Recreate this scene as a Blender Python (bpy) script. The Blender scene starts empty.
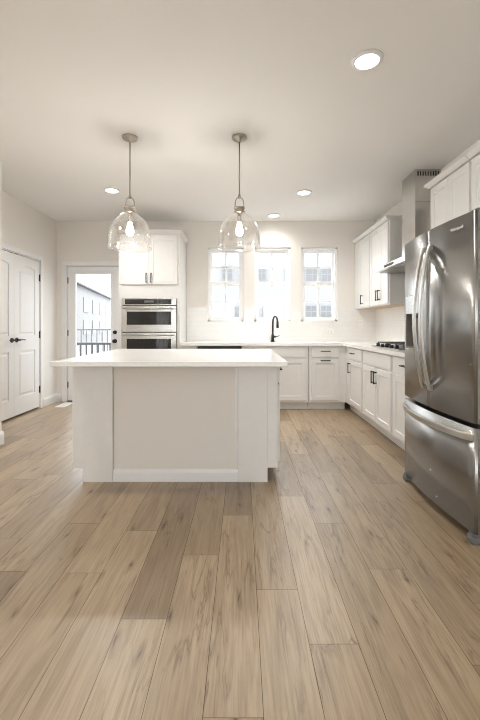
import bpy, bmesh, math, random
from mathutils import Vector, Matrix

random.seed(7)
S = bpy.context.scene
COL = S.collection
PI = math.pi

# ------------------------------------------------------------------ camera, world, exposure
CAM_Z = 1.14
cam_d = bpy.data.cameras.new('camera')
cam_d.sensor_fit = 'HORIZONTAL'
cam_d.sensor_width = 36.0
cam_d.lens = 390.0 / 480.0 * 36.0
cam_d.shift_x = -2.0 / 480.0
cam_d.shift_y = -33.5 / 480.0
cam_d.clip_start = 0.05
cam_d.clip_end = 400
cam = bpy.data.objects.new('camera', cam_d)
cam.location = (0, 0, CAM_Z)
cam.rotation_euler = (PI / 2, 0, 0)
COL.objects.link(cam)
S.camera = cam

world = bpy.data.worlds.new('world')
S.world = world
world.use_nodes = True
bg = world.node_tree.nodes['Background']
bg.inputs['Color'].default_value = (0.93, 0.965, 1.0, 1)
bg.inputs['Strength'].default_value = 4.6

LAMP = 62.0           # watts of each recessed ceiling lamp
LENS = 14.0           # radiance of its lens
BULB = 160.0
FILL = 12.5          # watts of each fill light added behind the viewer
LAMP_COLOR = (1.0, 0.985, 0.955)

S.view_settings.view_transform = 'Standard'
S.view_settings.look = 'None'
S.view_settings.gamma = 1.0
S.view_settings.use_curve_mapping = False
S.view_settings.exposure = 0.38
try:
    S.cycles.use_denoising = True
    S.cycles.denoiser = 'OPENIMAGEDENOISE'
    S.cycles.filter_width = 1.0
    S.cycles.max_bounces = 14
    S.cycles.diffuse_bounces = 8
    S.cycles.glossy_bounces = 6
    S.cycles.transparent_max_bounces = 16
    S.cycles.sample_clamp_indirect = 8.0
    S.cycles.caustics_reflective = False
    S.cycles.caustics_refractive = False
except Exception:
    pass


def portal(name, loc, rot, sx, sy):
    d = bpy.data.lights.new(name, 'AREA')
    d.shape = 'RECTANGLE'
    d.size, d.size_y = sx, sy
    d.cycles.is_portal = True
    o = bpy.data.objects.new(name, d)
    o.location = loc
    o.rotation_euler = rot
    COL.objects.link(o)


# ------------------------------------------------------------------ room dimensions (metres)
CEIL = 2.743
YB = 5.93            # back wall
XL = -2.82           # left wall of the door recess
XLF = -2.33          # nearer left wall
YLF = 3.78           # where the nearer left wall ends
XR = 2.03            # right wall
YR = -5.2            # rear wall
T = 0.16             # wall thickness
WIN = [(-0.521, 0.022), (0.187, 0.740), (0.897, 1.451)]
WZ0, WZ1 = 1.215, 2.345
DX0, DX1, DZ1 = -2.672, -1.855, 2.07     # back door opening
LY0, LY1 = 4.22, 5.445                   # double door opening in the left wall
REARW = [(-2.1, -0.25), (0.0, 1.85)]  # unseen rear windows, added to let front light in
LEFTW = [(-4.3, -2.5), (-1.9, -0.1)]       # unseen windows added in the nearer left wall for front light
RZ0, RZ1 = 0.25, 2.45

for i, (a, b) in enumerate(WIN):
    portal('window_portal', ((a + b) / 2, YB + T + 0.01, (WZ0 + WZ1) / 2), (-PI / 2, 0, 0), b - a, WZ1 - WZ0)
portal('door_portal', ((DX0 + DX1) / 2, YB + T + 0.01, DZ1 / 2), (-PI / 2, 0, 0), DX1 - DX0, DZ1)
def fill_light(name, loc, rot, sx, sy):  # area light added outside an unseen window as fill
    d = bpy.data.lights.new(name, 'AREA')
    d.shape = 'RECTANGLE'
    d.size, d.size_y = sx, sy
    d.energy = FILL
    d.color = (0.95, 0.975, 1.0)
    o = bpy.data.objects.new(name, d)
    o.location = loc
    o.rotation_euler = rot
    COL.objects.link(o)


for a, b in REARW:
    fill_light('rear_fill_light', ((a + b) / 2, YR - T - 0.05, (RZ0 + RZ1) / 2), (PI / 2, 0, 0), b - a, RZ1 - RZ0)
for a, b in LEFTW:
    fill_light('side_fill_light', (XL - T - 0.05, (a + b) / 2, (RZ0 + RZ1) / 2), (PI / 2, 0, -PI / 2), b - a, RZ1 - RZ0)


# ------------------------------------------------------------------ materials
def mat(name, color, rough=0.5, metal=0.0, spec=0.5, coat=0.0, emit=None, emit_s=0.0):
    m = bpy.data.materials.new(name)
    m.use_nodes = True
    p = m.node_tree.nodes['Principled BSDF']
    p.inputs['Base Color'].default_value = (*color, 1)
    p.inputs['Roughness'].default_value = rough
    p.inputs['Metallic'].default_value = metal
    p.inputs['Specular IOR Level'].default_value = spec
    p.inputs['Coat Weight'].default_value = coat
    if emit:
        p.inputs['Emission Color'].default_value = (*emit, 1)
        p.inputs['Emission Strength'].default_value = emit_s
    return m


def N(m, t, **kw):
    n = m.node_tree.nodes.new(t)
    for k, v in kw.items():
        setattr(n, k, v)
    return n


def L(m, a, b):
    m.node_tree.links.new(a, b)


def add_noise(m, scale, amount, bump=0.0, stretch=(1, 1, 1), detail=3, rough_amt=0.0):
    """mottles colour by a little and adds a bump, in object space"""
    p = m.node_tree.nodes['Principled BSDF']
    tc = N(m, 'ShaderNodeTexCoord')
    mp = N(m, 'ShaderNodeMapping')
    mp.inputs['Scale'].default_value = stretch
    nz = N(m, 'ShaderNodeTexNoise')
    nz.inputs['Scale'].default_value = scale
    nz.inputs['Detail'].default_value = detail
    L(m, tc.outputs['Object'], mp.inputs['Vector'])
    L(m, mp.outputs['Vector'], nz.inputs['Vector'])
    base = p.inputs['Base Color'].default_value[:3]
    if amount:
        r = N(m, 'ShaderNodeValToRGB')
        r.color_ramp.elements[0].position = 0.3
        r.color_ramp.elements[1].position = 0.7
        r.color_ramp.elements[0].color = (*[c * (1 - amount) for c in base], 1)
        r.color_ramp.elements[1].color = (*[min(1, c * (1 + amount)) for c in base], 1)
        L(m, nz.outputs['Fac'], r.inputs['Fac'])
        L(m, r.outputs['Color'], p.inputs['Base Color'])
    if bump:
        b = N(m, 'ShaderNodeBump')
        b.inputs['Strength'].default_value = bump
        b.inputs['Distance'].default_value = 0.002
        L(m, nz.outputs['Fac'], b.inputs['Height'])
        L(m, b.outputs['Normal'], p.inputs['Normal'])
    if rough_amt:
        r0 = p.inputs['Roughness'].default_value
        mr = N(m, 'ShaderNodeMapRange')
        mr.inputs['To Min'].default_value = max(0.02, r0 - rough_amt)
        mr.inputs['To Max'].default_value = r0 + rough_amt
        L(m, nz.outputs['Fac'], mr.inputs['Value'])
        L(m, mr.outputs['Result'], p.inputs['Roughness'])
    return m


M = {}
M['wall'] = add_noise(mat('wall_paint', (0.765, 0.738, 0.700), 0.85, spec=0.25), 160, 0.01, 0.06)
M['ceiling'] = add_noise(mat('ceiling_paint', (0.84, 0.83, 0.81), 0.95, spec=0.1), 120, 0.01, 0.08)
M['panel'] = add_noise(mat('wall_paint_shaded', (0.72, 0.69, 0.65), 0.85, spec=0.25), 160, 0.01, 0.06)  # same paint as the walls, darkened to carry the island's shade
M['trim'] = add_noise(mat('trim_paint', (0.77, 0.77, 0.77), 0.4), 30, 0.01)
M['cab'] = add_noise(mat('cabinet_paint', (0.74, 0.73, 0.712), 0.38), 14, 0.012)
M['cab_in'] = add_noise(mat('maple_underside', (0.55, 0.40, 0.25), 0.5), 30, 0.12, stretch=(1, 8, 1))
M['quartz'] = add_noise(mat('quartz', (0.86, 0.85, 0.83), 0.16), 60, 0.03, detail=6)
M['black'] = add_noise(mat('black_metal', (0.018, 0.017, 0.016), 0.38, metal=0.3), 80, 0.1)
M['dark_hinge'] = add_noise(mat('dark_bronze', (0.05, 0.048, 0.045), 0.4, metal=0.6), 80, 0.1)
M['steel'] = add_noise(mat('stainless_steel', (0.335, 0.33, 0.322), 0.25, metal=1.0), 5, 0.015, bump=0.0, stretch=(1, 1, 60), rough_amt=0.0)


def brushed(m, aniso, rot):
    p = m.node_tree.nodes['Principled BSDF']
    tg = N(m, 'ShaderNodeTangent', direction_type='RADIAL', axis='Z')
    L(m, tg.outputs[0], p.inputs['Tangent'])
    p.inputs['Anisotropic'].default_value = aniso
    p.inputs['Anisotropic Rotation'].default_value = rot
    return m


brushed(M['steel'], 0.75, 0.25)
M['steel_h'] = add_noise(mat('stainless_steel_horizontal_grain', (0.60, 0.585, 0.565), 0.22, metal=1.0), 5, 0.015, bump=0.0, stretch=(1.2, 140, 140), rough_amt=0.03)
M['chrome'] = add_noise(mat('polished_handle_steel', (0.66, 0.645, 0.62), 0.3, metal=1.0), 40, 0.02)
M['nickel'] = add_noise(mat('brushed_nickel', (0.42, 0.38, 0.33), 0.3, metal=1.0), 60, 0.04)
M['case'] = add_noise(mat('grey_appliance_case', (0.16, 0.158, 0.155), 0.45), 60, 0.05)
M['rubber'] = add_noise(mat('black_plastic', (0.02, 0.02, 0.02), 0.5), 60, 0.1)
M['greyplastic'] = add_noise(mat('grey_plastic', (0.13, 0.13, 0.13), 0.45), 60, 0.05)
M['recess'] = add_noise(mat('dispenser_plastic', (0.20, 0.185, 0.165), 0.4), 60, 0.04)
M['oven_glass'] = add_noise(mat('dark_oven_glass', (0.012, 0.011, 0.010), 0.06, spec=0.6), 20, 0.1)
M['iron'] = add_noise(mat('cast_iron', (0.035, 0.035, 0.037), 0.55), 90, 0.15, bump=0.2)
M['mesh_filter'] = add_noise(mat('hood_filter', (0.35, 0.34, 0.33), 0.35, metal=1.0), 60, 0.1, bump=0.3)
M['plate'] = add_noise(mat('white_plastic_plate', (0.80, 0.79, 0.77), 0.35), 30, 0.01)
M['dark_slot'] = add_noise(mat('dark_slot', (0.03, 0.028, 0.026), 0.7), 60, 0.1)
M['vinyl'] = add_noise(mat('white_vinyl', (0.85, 0.85, 0.85), 0.35), 30, 0.01)
M['led'] = mat('lamp_lens', (0.9, 0.88, 0.84), 0.5, emit=LAMP_COLOR, emit_s=LENS)
M['bulb'] = mat('bulb_glass', (0.9, 0.88, 0.84), 0.3, emit=(1.0, 0.94, 0.86), emit_s=BULB)
M['subfloor'] = add_noise(mat('dark_plank_gap', (0.12, 0.085, 0.056), 0.8), 30, 0.1)
M['siding'] = add_noise(mat('pale_siding', (0.25, 0.25, 0.252), 0.8), 0.9, 0.02, stretch=(0.1, 0.1, 14))
M['roofing'] = add_noise(mat('grey_shingles', (0.15, 0.15, 0.16), 0.9), 6, 0.12)
M['ext_glass'] = add_noise(mat('house_window_glass', (0.12, 0.122, 0.126), 0.3), 1.0, 0.1)
M['ext_trim'] = add_noise(mat('house_window_trim', (0.22, 0.22, 0.22), 0.6), 6, 0.02)
M['concrete'] = add_noise(mat('pale_concrete', (0.36, 0.355, 0.35), 0.9), 2, 0.06)
M['deck'] = add_noise(mat('grey_deck_boards', (0.46, 0.45, 0.44), 0.8), 3, 0.08, stretch=(8, 0.5, 1))
M['fence'] = add_noise(mat('weathered_fence', (0.10, 0.10, 0.105), 0.7), 6, 0.1)
M['rail'] = add_noise(mat('grey_railing', (0.035, 0.037, 0.04), 0.5), 30, 0.08)


def glass_mat(name, tint, edge, rough=0.0, base=0.03, rim=0.4, power=4.0):
    """thin clear sheet: see-through face on, mirror-like towards grazing angles"""
    m = bpy.data.materials.new(name)
    m.use_nodes = True
    nt = m.node_tree
    nt.nodes.remove(nt.nodes['Principled BSDF'])
    out = nt.nodes['Material Output']
    tr = N(m, 'ShaderNodeBsdfTransparent')
    tr.inputs['Color'].default_value = (*tint, 1)
    gl = N(m, 'ShaderNodeBsdfGlossy')
    gl.inputs['Roughness'].default_value = rough
    gl.inputs['Color'].default_value = (*edge, 1)
    lw = N(m, 'ShaderNodeLayerWeight')
    pw = N(m, 'ShaderNodeMath', operation='POWER')
    pw.inputs[1].default_value = power
    L(m, lw.outputs['Facing'], pw.inputs[0])
    ma = N(m, 'ShaderNodeMath', operation='MULTIPLY_ADD')
    ma.inputs[1].default_value = rim
    ma.inputs[2].default_value = base
    L(m, pw.outputs[0], ma.inputs[0])
    mx = N(m, 'ShaderNodeMixShader')
    L(m, ma.outputs[0], mx.inputs['Fac'])
    L(m, tr.outputs['BSDF'], mx.inputs[1])
    L(m, gl.outputs['BSDF'], mx.inputs[2])
    L(m, mx.outputs['Shader'], out.inputs['Surface'])
    return m


M['pane'] = glass_mat('window_glass', (0.98, 0.985, 0.985), (0.9, 0.9, 0.9), 0.0, 0.02, 0.5)
M['bell'] = glass_mat('pendant_glass', (0.985, 0.98, 0.975), (1, 1, 1), 0.05, 0.07, 0.65, 2.0)


def tile_mat(name, axis):
    m = mat(name, (0.80, 0.79, 0.77), 0.18)
    p = m.node_tree.nodes['Principled BSDF']
    tc = N(m, 'ShaderNodeTexCoord')
    sp = N(m, 'ShaderNodeSeparateXYZ')
    cb = N(m, 'ShaderNodeCombineXYZ')
    br = N(m, 'ShaderNodeTexBrick')
    br.inputs['Scale'].default_value = 1.0
    br.inputs['Brick Width'].default_value = 0.152
    br.inputs['Row Height'].default_value = 0.076
    br.inputs['Mortar Size'].default_value = 0.0016
    br.inputs['Mortar Smooth'].default_value = 0.3
    br.inputs['Color1'].default_value = (0.80, 0.79, 0.77, 1)
    br.inputs['Color2'].default_value = (0.775, 0.765, 0.745, 1)
    br.inputs['Mortar'].default_value = (0.73, 0.72, 0.70, 1)
    L(m, tc.outputs['Object'], sp.inputs[0])
    L(m, sp.outputs[axis], cb.inputs[0])
    L(m, sp.outputs['Z'], cb.inputs[1])
    L(m, cb.outputs[0], br.inputs['Vector'])
    L(m, br.outputs['Color'], p.inputs['Base Color'])
    b = N(m, 'ShaderNodeBump')
    b.inputs['Strength'].default_value = 0.35
    b.inputs['Distance'].default_value = 0.002
    b.invert = True
    L(m, br.outputs['Fac'], b.inputs['Height'])
    L(m, b.outputs['Normal'], p.inputs['Normal'])
    return m


M['tile_x'] = tile_mat('white_subway_tile', 'X')
M['tile_y'] = tile_mat('white_subway_tile_side', 'Y')


def wood_mat():
    m = mat('oak_planks', (0.4, 0.3, 0.2), 0.36, spec=0.75)
    p = m.node_tree.nodes['Principled BSDF']
    uv = N(m, 'ShaderNodeUVMap', uv_map='grain')
    at = N(m, 'ShaderNodeAttribute', attribute_name='tone')

    def noise(sx, sy, scale, detail=4, dist=0.0, rough=0.55):
        mp = N(m, 'ShaderNodeMapping')
        mp.inputs['Scale'].default_value = (sx, sy, 1)
        L(m, uv.outputs['UV'], mp.inputs['Vector'])
        n = N(m, 'ShaderNodeTexNoise')
        n.inputs['Scale'].default_value = scale
        n.inputs['Detail'].default_value = detail
        n.inputs['Distortion'].default_value = dist
        n.inputs['Roughness'].default_value = rough
        L(m, mp.outputs['Vector'], n.inputs['Vector'])
        return n.outputs['Fac']

    def ramp(src, stops):
        r = N(m, 'ShaderNodeValToRGB')
        e = r.color_ramp.elements
        e[0].position, e[0].color = stops[0][0], (*stops[0][1], 1)
        e[1].position, e[1].color = stops[-1][0], (*stops[-1][1], 1)
        for ps, c in stops[1:-1]:
            x = e.new(ps)
            x.color = (*c, 1)
        L(m, src, r.inputs['Fac'])
        return r.outputs['Color']

    def mul(a, b, fac=1.0):
        x = N(m, 'ShaderNodeMixRGB', blend_type='MULTIPLY')
        x.inputs['Fac'].default_value = fac
        L(m, a, x.inputs['Color1'])
        L(m, b, x.inputs['Color2'])
        return x.outputs['Color']

    # body colour of each plank
    body = ramp(at.outputs['Fac'], [(0.0, (0.225, 0.155, 0.090)), (0.5, (0.355, 0.262, 0.162)), (1.0, (0.475, 0.365, 0.236))])
    # long soft streaks (cathedral figure)
    c1 = ramp(noise(0.9, 9, 2.0, 3, 1.2), [(0.30, (0.78, 0.75, 0.71)), (0.52, (1.0, 1.0, 1.0)), (0.75, (1.08, 1.08, 1.08))])
    # fine grain
    c2 = ramp(noise(2.0, 60, 2.0, 5, 0.3, 0.65), [(0.32, (0.68, 0.64, 0.60)), (0.54, (1.0, 1.0, 1.0)), (0.78, (1.10, 1.10, 1.10))])
    # dark mineral streaks
    c3 = ramp(noise(1.1, 30, 1.5, 4, 1.2, 0.6), [(0.27, (0.46, 0.40, 0.34)), (0.37, (1, 1, 1)), (1.0, (1, 1, 1))])
    # knots
    mp = N(m, 'ShaderNodeMapping')
    mp.inputs['Scale'].default_value = (1.9, 8.0, 1)
    L(m, uv.outputs['UV'], mp.inputs['Vector'])
    nz = N(m, 'ShaderNodeTexNoise')
    nz.inputs['Scale'].default_value = 5.0
    L(m, mp.outputs['Vector'], nz.inputs['Vector'])
    mixv = N(m, 'ShaderNodeMixRGB', blend_type='LINEAR_LIGHT')
    mixv.inputs['Fac'].default_value = 0.12
    L(m, mp.outputs['Vector'], mixv.inputs['Color1'])
    L(m, nz.outputs['Color'], mixv.inputs['Color2'])
    vo = N(m, 'ShaderNodeTexVoronoi')
    vo.voronoi_dimensions = '2D'
    vo.inputs['Scale'].default_value = 1.0
    L(m, mixv.outputs['Color'], vo.inputs['Vector'])
    pick = N(m, 'ShaderNodeSeparateXYZ')
    L(m, vo.outputs['Color'], pick.inputs[0])
    gt = N(m, 'ShaderNodeMath', operation='LESS_THAN')
    gt.inputs[1].default_value = 0.55
    L(m, pick.outputs['X'], gt.inputs[0])
    ds = N(m, 'ShaderNodeMath', operation='ADD')
    L(m, vo.outputs['Distance'], ds.inputs[0])
    L(m, gt.outputs[0], ds.inputs[1])
    c4 = ramp(ds.outputs[0], [(0.015, (0.22, 0.17, 0.14)), (0.05, (0.66, 0.61, 0.56)), (0.14, (1, 1, 1))])
    # thin dark figure lines: contour lines of a stretched noise, only in patches
    nf = noise(0.8, 7.5, 2.2, 4, 0.9, 0.55)
    ab = N(m, 'ShaderNodeMath', operation='SUBTRACT')
    ab.inputs[1].default_value = 0.5
    L(m, nf, ab.inputs[0])
    aa = N(m, 'ShaderNodeMath', operation='ABSOLUTE')
    L(m, ab.outputs[0], aa.inputs[0])
    c5 = ramp(aa.outputs[0], [(0.0, (0.50, 0.44, 0.38)), (0.012, (0.76, 0.72, 0.68)), (0.045, (1, 1, 1))])
    mk = ramp(noise(0.7, 3.0, 1.7, 2), [(0.46, (0, 0, 0)), (0.60, (1, 1, 1))])
    veined = N(m, 'ShaderNodeMixRGB', blend_type='MIX')
    veined.inputs['Color1'].default_value = (1, 1, 1, 1)
    L(m, mk, veined.inputs['Fac'])
    L(m, c5, veined.inputs['Color2'])
    col = mul(mul(mul(mul(mul(body, c1), c2, 0.85), c3, 0.8), c4), veined.outputs['Color'])
    L(m, col, p.inputs['Base Color'])
    b = N(m, 'ShaderNodeBump')
    b.inputs['Strength'].default_value = 0.12
    b.inputs['Distance'].default_value = 0.001
    L(m, c2, b.inputs['Height'])
    L(m, b.outputs['Normal'], p.inputs['Normal'])
    p.inputs['Coat Weight'].default_value = 0.45
    p.inputs['Coat Roughness'].default_value = 0.32
    mr = N(m, 'ShaderNodeMapRange')
    mr.inputs['To Min'].default_value = 0.30
    mr.inputs['To Max'].default_value = 0.46
    L(m, c2, mr.inputs['Value'])
    L(m, mr.outputs['Result'], p.inputs['Roughness'])
    return m


M['wood'] = wood_mat()


# ------------------------------------------------------------------ mesh helpers
class MB:
    """collects shapes in one bmesh; build() links them as ONE mesh object"""

    def __init__(self):
        self.bm = bmesh.new()

    def box(self, x0, x1, y0, y1, z0, z1, bev=0.0, seg=2, mi=0):
        b = bmesh.new()
        v = [b.verts.new(c) for c in ((x0, y0, z0), (x1, y0, z0), (x1, y1, z0), (x0, y1, z0),
                                      (x0, y0, z1), (x1, y0, z1), (x1, y1, z1), (x0, y1, z1))]
        for f in ((0, 3, 2, 1), (4, 5, 6, 7), (0, 1, 5, 4), (1, 2, 6, 5), (2, 3, 7, 6), (3, 0, 4, 7)):
            b.faces.new([v[i] for i in f])
        if bev:
            bmesh.ops.bevel(b, geom=list(b.edges), offset=bev, segments=seg, profile=0.5, affect='EDGES')
        self._merge(b, mi)
        return self

    def _merge(self, b, mi=0, mtx=None):
        if mtx is not None:
            bmesh.ops.transform(b, matrix=mtx, verts=b.verts)
        vm = {}
        for v in b.verts:
            vm[v] = self.bm.verts.new(v.co)
        for f in b.faces:
            try:
                nf = self.bm.faces.new([vm[v] for v in f.verts])
                nf.material_index = mi
                nf.smooth = f.smooth
            except ValueError:
                pass
        b.free()

    def frustum(self, r0, z0, r1, z1):
        """r = (x0,x1,y0,y1)"""
        a = [self.bm.verts.new(c) for c in ((r0[0], r0[2], z0), (r0[1], r0[2], z0), (r0[1], r0[3], z0), (r0[0], r0[3], z0))]
        c = [self.bm.verts.new(c) for c in ((r1[0], r1[2], z1), (r1[1], r1[2], z1), (r1[1], r1[3], z1), (r1[0], r1[3], z1))]
        self.bm.faces.new(a[::-1])
        self.bm.faces.new(c)
        for i in range(4):
            j = (i + 1) % 4
            self.bm.faces.new((a[i], a[j], c[j], c[i]))
        return self

    def cyl(self, p0, p1, r0, r1=None, n=20, smooth=True, cap=True):
        r1 = r0 if r1 is None else r1
        p0, p1 = Vector(p0), Vector(p1)
        d = (p1 - p0).normalized()
        u = d.orthogonal().normalized()
        w = d.cross(u)
        A, B = [], []
        for i in range(n):
            a = 2 * PI * i / n
            o = u * math.cos(a) + w * math.sin(a)
            A.append(self.bm.verts.new(p0 + o * r0))
            B.append(self.bm.verts.new(p1 + o * r1))
        for i in range(n):
            j = (i + 1) % n
            f = self.bm.faces.new((A[i], A[j], B[j], B[i]))
            f.smooth = smooth
        if cap:
            self.bm.faces.new(A[::-1])
            self.bm.faces.new(B)
        return self

    def lathe(self, prof, cx=0, cy=0, n=40, smooth=True, closed=False):
        """prof: list of (r, z)"""
        rings = []
        for r, z in prof:
            if r < 1e-6:
                rings.append([self.bm.verts.new((cx, cy, z))])
            else:
                rings.append([self.bm.verts.new((cx + r * math.cos(2 * PI * i / n), cy + r * math.sin(2 * PI * i / n), z)) for i in range(n)])
        pairs = list(zip(rings[:-1], rings[1:]))
        if closed:
            pairs.append((rings[-1], rings[0]))
        for a, b in pairs:
            for i in range(n):
                j = (i + 1) % n
                if len(a) == 1 and len(b) == 1:
                    continue
                if len(a) == 1:
                    f = self.bm.faces.new((a[0], b[j], b[i]))
                elif len(b) == 1:
                    f = self.bm.faces.new((a[i], a[j], b[0]))
                else:
                    f = self.bm.faces.new((a[i], a[j], b[j], b[i]))
                f.smooth = smooth
        return self

    def sweep(self, pts, ra, rb=None, n=12, up=(0, 0, 1), square=False):
        """tube along pts; ra along the side axis, rb along the other"""
        rb = ra if rb is None else rb
        pts = [Vector(p) for p in pts]
        rings = []
        up = Vector(up)
        for i, p in enumerate(pts):
            t = (pts[min(i + 1, len(pts) - 1)] - pts[max(i - 1, 0)]).normalized()
            s = t.cross(up)
            if s.length < 1e-4:
                s = t.orthogonal()
            s.normalize()
            q = s.cross(t).normalized()
            if square:
                k = 0.72
                offs = [(1, k), (k, 1), (-k, 1), (-1, k), (-1, -k), (-k, -1), (k, -1), (1, -k)]
            else:
                offs = [(math.cos(2 * PI * j / n), math.sin(2 * PI * j / n)) for j in range(n)]
            rings.append([self.bm.verts.new(p + s * (ra * a) + q * (rb * b)) for a, b in offs])
        m = len(rings[0])
        for a, b in zip(rings[:-1], rings[1:]):
            for j in range(m):
                k = (j + 1) % m
                f = self.bm.faces.new((a[j], a[k], b[k], b[j]))
                f.smooth = not square
        self.bm.faces.new(rings[0][::-1])
        self.bm.faces.new(rings[-1])
        return self

    def prism(self, poly, axis, a, b, smooth=False):
        """extrude 2D poly (list) along axis from a to b; poly coords are the two other axes in order"""
        def co(p, t):
            if axis == 'X':
                return (t, p[0], p[1])
            if axis == 'Y':
                return (p[0], t, p[1])
            return (p[0], p[1], t)
        A = [self.bm.verts.new(co(p, a)) for p in poly]
        B = [self.bm.verts.new(co(p, b)) for p in poly]
        self.bm.faces.new(A[::-1])
        self.bm.faces.new(B)
        n = len(poly)
        for i in range(n):
            j = (i + 1) % n
            f = self.bm.faces.new((A[i], A[j], B[j], B[i]))
            f.smooth = smooth
        return self

    def shaker(self, x0, x1, z0, z1, y=0.0, t=0.020, fw=0.057, rec=0.009, rail=None):
        """door slab, front face at y (facing -Y), back at y+t, with a recessed centre panel"""
        rail = rail or fw
        V = self.bm.verts.new
        e = 0.002
        ch = 0.006

        def ring(a, b, c, d, yy):
            return [V((a, yy, c)), V((b, yy, c)), V((b, yy, d)), V((a, yy, d))]
        back = ring(x0, x1, z0, z1, y + t)
        o0 = ring(x0, x1, z0, z1, y + e)
        o1 = ring(x0 + e, x1 - e, z0 + e, z1 - e, y)
        i0 = ring(x0 + fw, x1 - fw, z0 + rail, z1 - rail, y)
        i1 = ring(x0 + fw + ch, x1 - fw - ch, z0 + rail + ch, z1 - rail - ch, y + rec)
        F = self.bm.faces.new
        F(back[::-1])
        for a, b in ((back, o0), (o0, o1), (o1, i0), (i0, i1)):
            for i in range(4):
                j = (i + 1) % 4
                F((a[i], a[j], b[j], b[i]))
        F(i1)
        return self

    def build(self, name, material, parent=None, loc=None):
        bm = self.bm
        bmesh.ops.recalc_face_normals(bm, faces=list(bm.faces))
        me = bpy.data.meshes.new(name)
        bm.to_mesh(me)
        bm.free()
        for mm in (material if isinstance(material, (list, tuple)) else [material]):
            me.materials.append(mm)
        o = bpy.data.objects.new(name, me)
        COL.objects.link(o)
        if parent:
            o.parent = parent
        if loc:
            o.location = loc
        return o


def tag(o, label=None, cat=None, group=None, kind=None):
    if label:
        o['label'] = label
    if cat:
        o['category'] = cat
    if group:
        o['group'] = group
    if kind:
        o['kind'] = kind
    return o


def thing(name, label, cat, loc=(0, 0, 0), rz=0.0, group=None, kind=None):
    o = bpy.data.objects.new(name, None)
    o.empty_display_size = 0.1
    o.location = loc
    o.rotation_euler = (0, 0, rz)
    COL.objects.link(o)
    return tag(o, label, cat, group, kind)


def copy_tree(o, parent=None):
    c = o.copy()
    COL.objects.link(c)
    if parent:
        c.parent = parent
    for ch in list(o.children):
        copy_tree(ch, c)
    return c


def struct(name, mb, material, label=None, cat=None):
    o = mb.build(name, material)
    return tag(o, label, cat, kind='structure')


FACE_BACK = 0.0            # fronts look towards the camera (-Y)
FACE_LEFT = -PI / 2        # fronts look towards -X
FACE_RIGHT = PI / 2        # fronts look towards +X
FACE_AWAY = PI             # fronts look towards +Y

# ------------------------------------------------------------------ the setting
# floor: individual planks, run towards the back wall
PW, PL = 0.178, 1.22
X0 = -0.115
joints = {-4: 1.804, -3: 2.18, -2: 1.52, -1: 1.946, 0: 1.136, 1: 1.69, 2: 1.40, 3: 2.26, 4: 1.833, 5: 1.313}
tones = {}
for key, val in {(-2, 1.52): 0.10, (-2, 0.30): 0.78, (-1, 1.946): 0.28, (-1, 0.726): 0.62, (0, 2.356): 0.15, (0, 1.136): 0.68,
                 (0, -0.084): 0.5, (1, 1.69): 0.60, (1, 0.47): 0.66, (2, 1.40): 0.80, (2, 0.18): 0.62, (3, 1.04): 0.46, (3, 2.26): 0.5,
                 (4, 0.613): 0.62, (4, 1.833): 0.50, (5, 1.313): 0.40, (5, 0.093): 0.18, (-3, 0.96): 0.62, (-4, 0.584): 0.55,
                 (-4, 1.804): 0.6, (6, 1.0): 0.2}.items():
    tones[(key[0], round(key[1], 2))] = val
bm = bmesh.new()
uvl = bm.loops.layers.uv.new('grain')
tl = bm.faces.layers.float.new('tone')
rf = random.Random(11)
g = 0.0011
k0 = int(math.floor((XL - 0.1 - X0) / PW))
k1 = int(math.ceil((XR + 0.1 - X0) / PW))
for k in range(k0, k1):
    xa, xb = X0 + k * PW, X0 + (k + 1) * PW
    j = joints.get(k, rf.uniform(0, PL))
    y = j - PL * math.ceil((j - YR) / PL)
    while y < YB + 0.1:
        ya, yb = y, y + PL
        tone = tones.get((k, round(ya, 2)))
        if tone is None:
            tone = min(1, max(0, rf.gauss(0.5, 0.2)))
        ou, ov = rf.uniform(0, 90), rf.uniform(0, 90)
        a, b, c, d = max(xa, XL - 0.1) + g, min(xb, XR + 0.1) - g, max(ya, YR) + g, min(yb, YB + 0.05) - g
        if b > a and d > c:
            vs = [bm.verts.new(p) for p in ((a, c, 0), (b, c, 0), (b, d, 0), (a, d, 0))]
            f = bm.faces.new(vs)
            f[tl] = tone
            for lp in f.loops:
                lp[uvl].uv = (lp.vert.co.y - ya + ou, lp.vert.co.x - xa + ov)
        y += PL
vs = [bm.verts.new(p) for p in ((XL - 0.1, YR, -0.0025), (XR + 0.1, YR, -0.0025), (XR + 0.1, YB + 0.1, -0.0025), (XL - 0.1, YB + 0.1, -0.0025))]
f = bm.faces.new(vs)
f.material_index = 1
vs = [bm.verts.new(p) for p in ((XL - 0.1, YR, -0.15), (XR + 0.1, YR, -0.15), (XR + 0.1, YB + 0.1, -0.15), (XL - 0.1, YB + 0.1, -0.15))]
f = bm.faces.new(vs[::-1])
f.material_index = 1
me = bpy.data.meshes.new('floor')
bm.to_mesh(me)
bm.free()
me.materials.append(M['wood'])
me.materials.append(M['subfloor'])
flo = bpy.data.objects.new('floor', me)
COL.objects.link(flo)
tag(flo, 'light brown oak plank floor with knots running to the back wall', 'floor', kind='structure')

struct('ceiling', MB().box(XL - T, XR + T, YR - T, YB + T, CEIL, CEIL + 0.12), M['ceiling'], 'flat warm white painted ceiling', 'ceiling')

# back wall with three windows and a door
w = MB()
xs = [XL - T, DX0, DX1, WIN[0][0], WIN[0][1], WIN[1][0], WIN[1][1], WIN[2][0], WIN[2][1], XR + T]
for i in range(len(xs) - 1):
    a, b = xs[i], xs[i + 1]
    if i == 1:
        w.box(a, b, YB, YB + T, DZ1, CEIL)
    elif i in (3, 5, 7):
        w.box(a, b, YB, YB + T, -0.1, WZ0)
        w.box(a, b, YB, YB + T, WZ1, CEIL)
    else:
        w.box(a, b, YB, YB + T, -0.1, CEIL)
struct('wall_back', w, M['wall'], 'greige back wall behind the sink, windows and glass door', 'wall')

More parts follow.
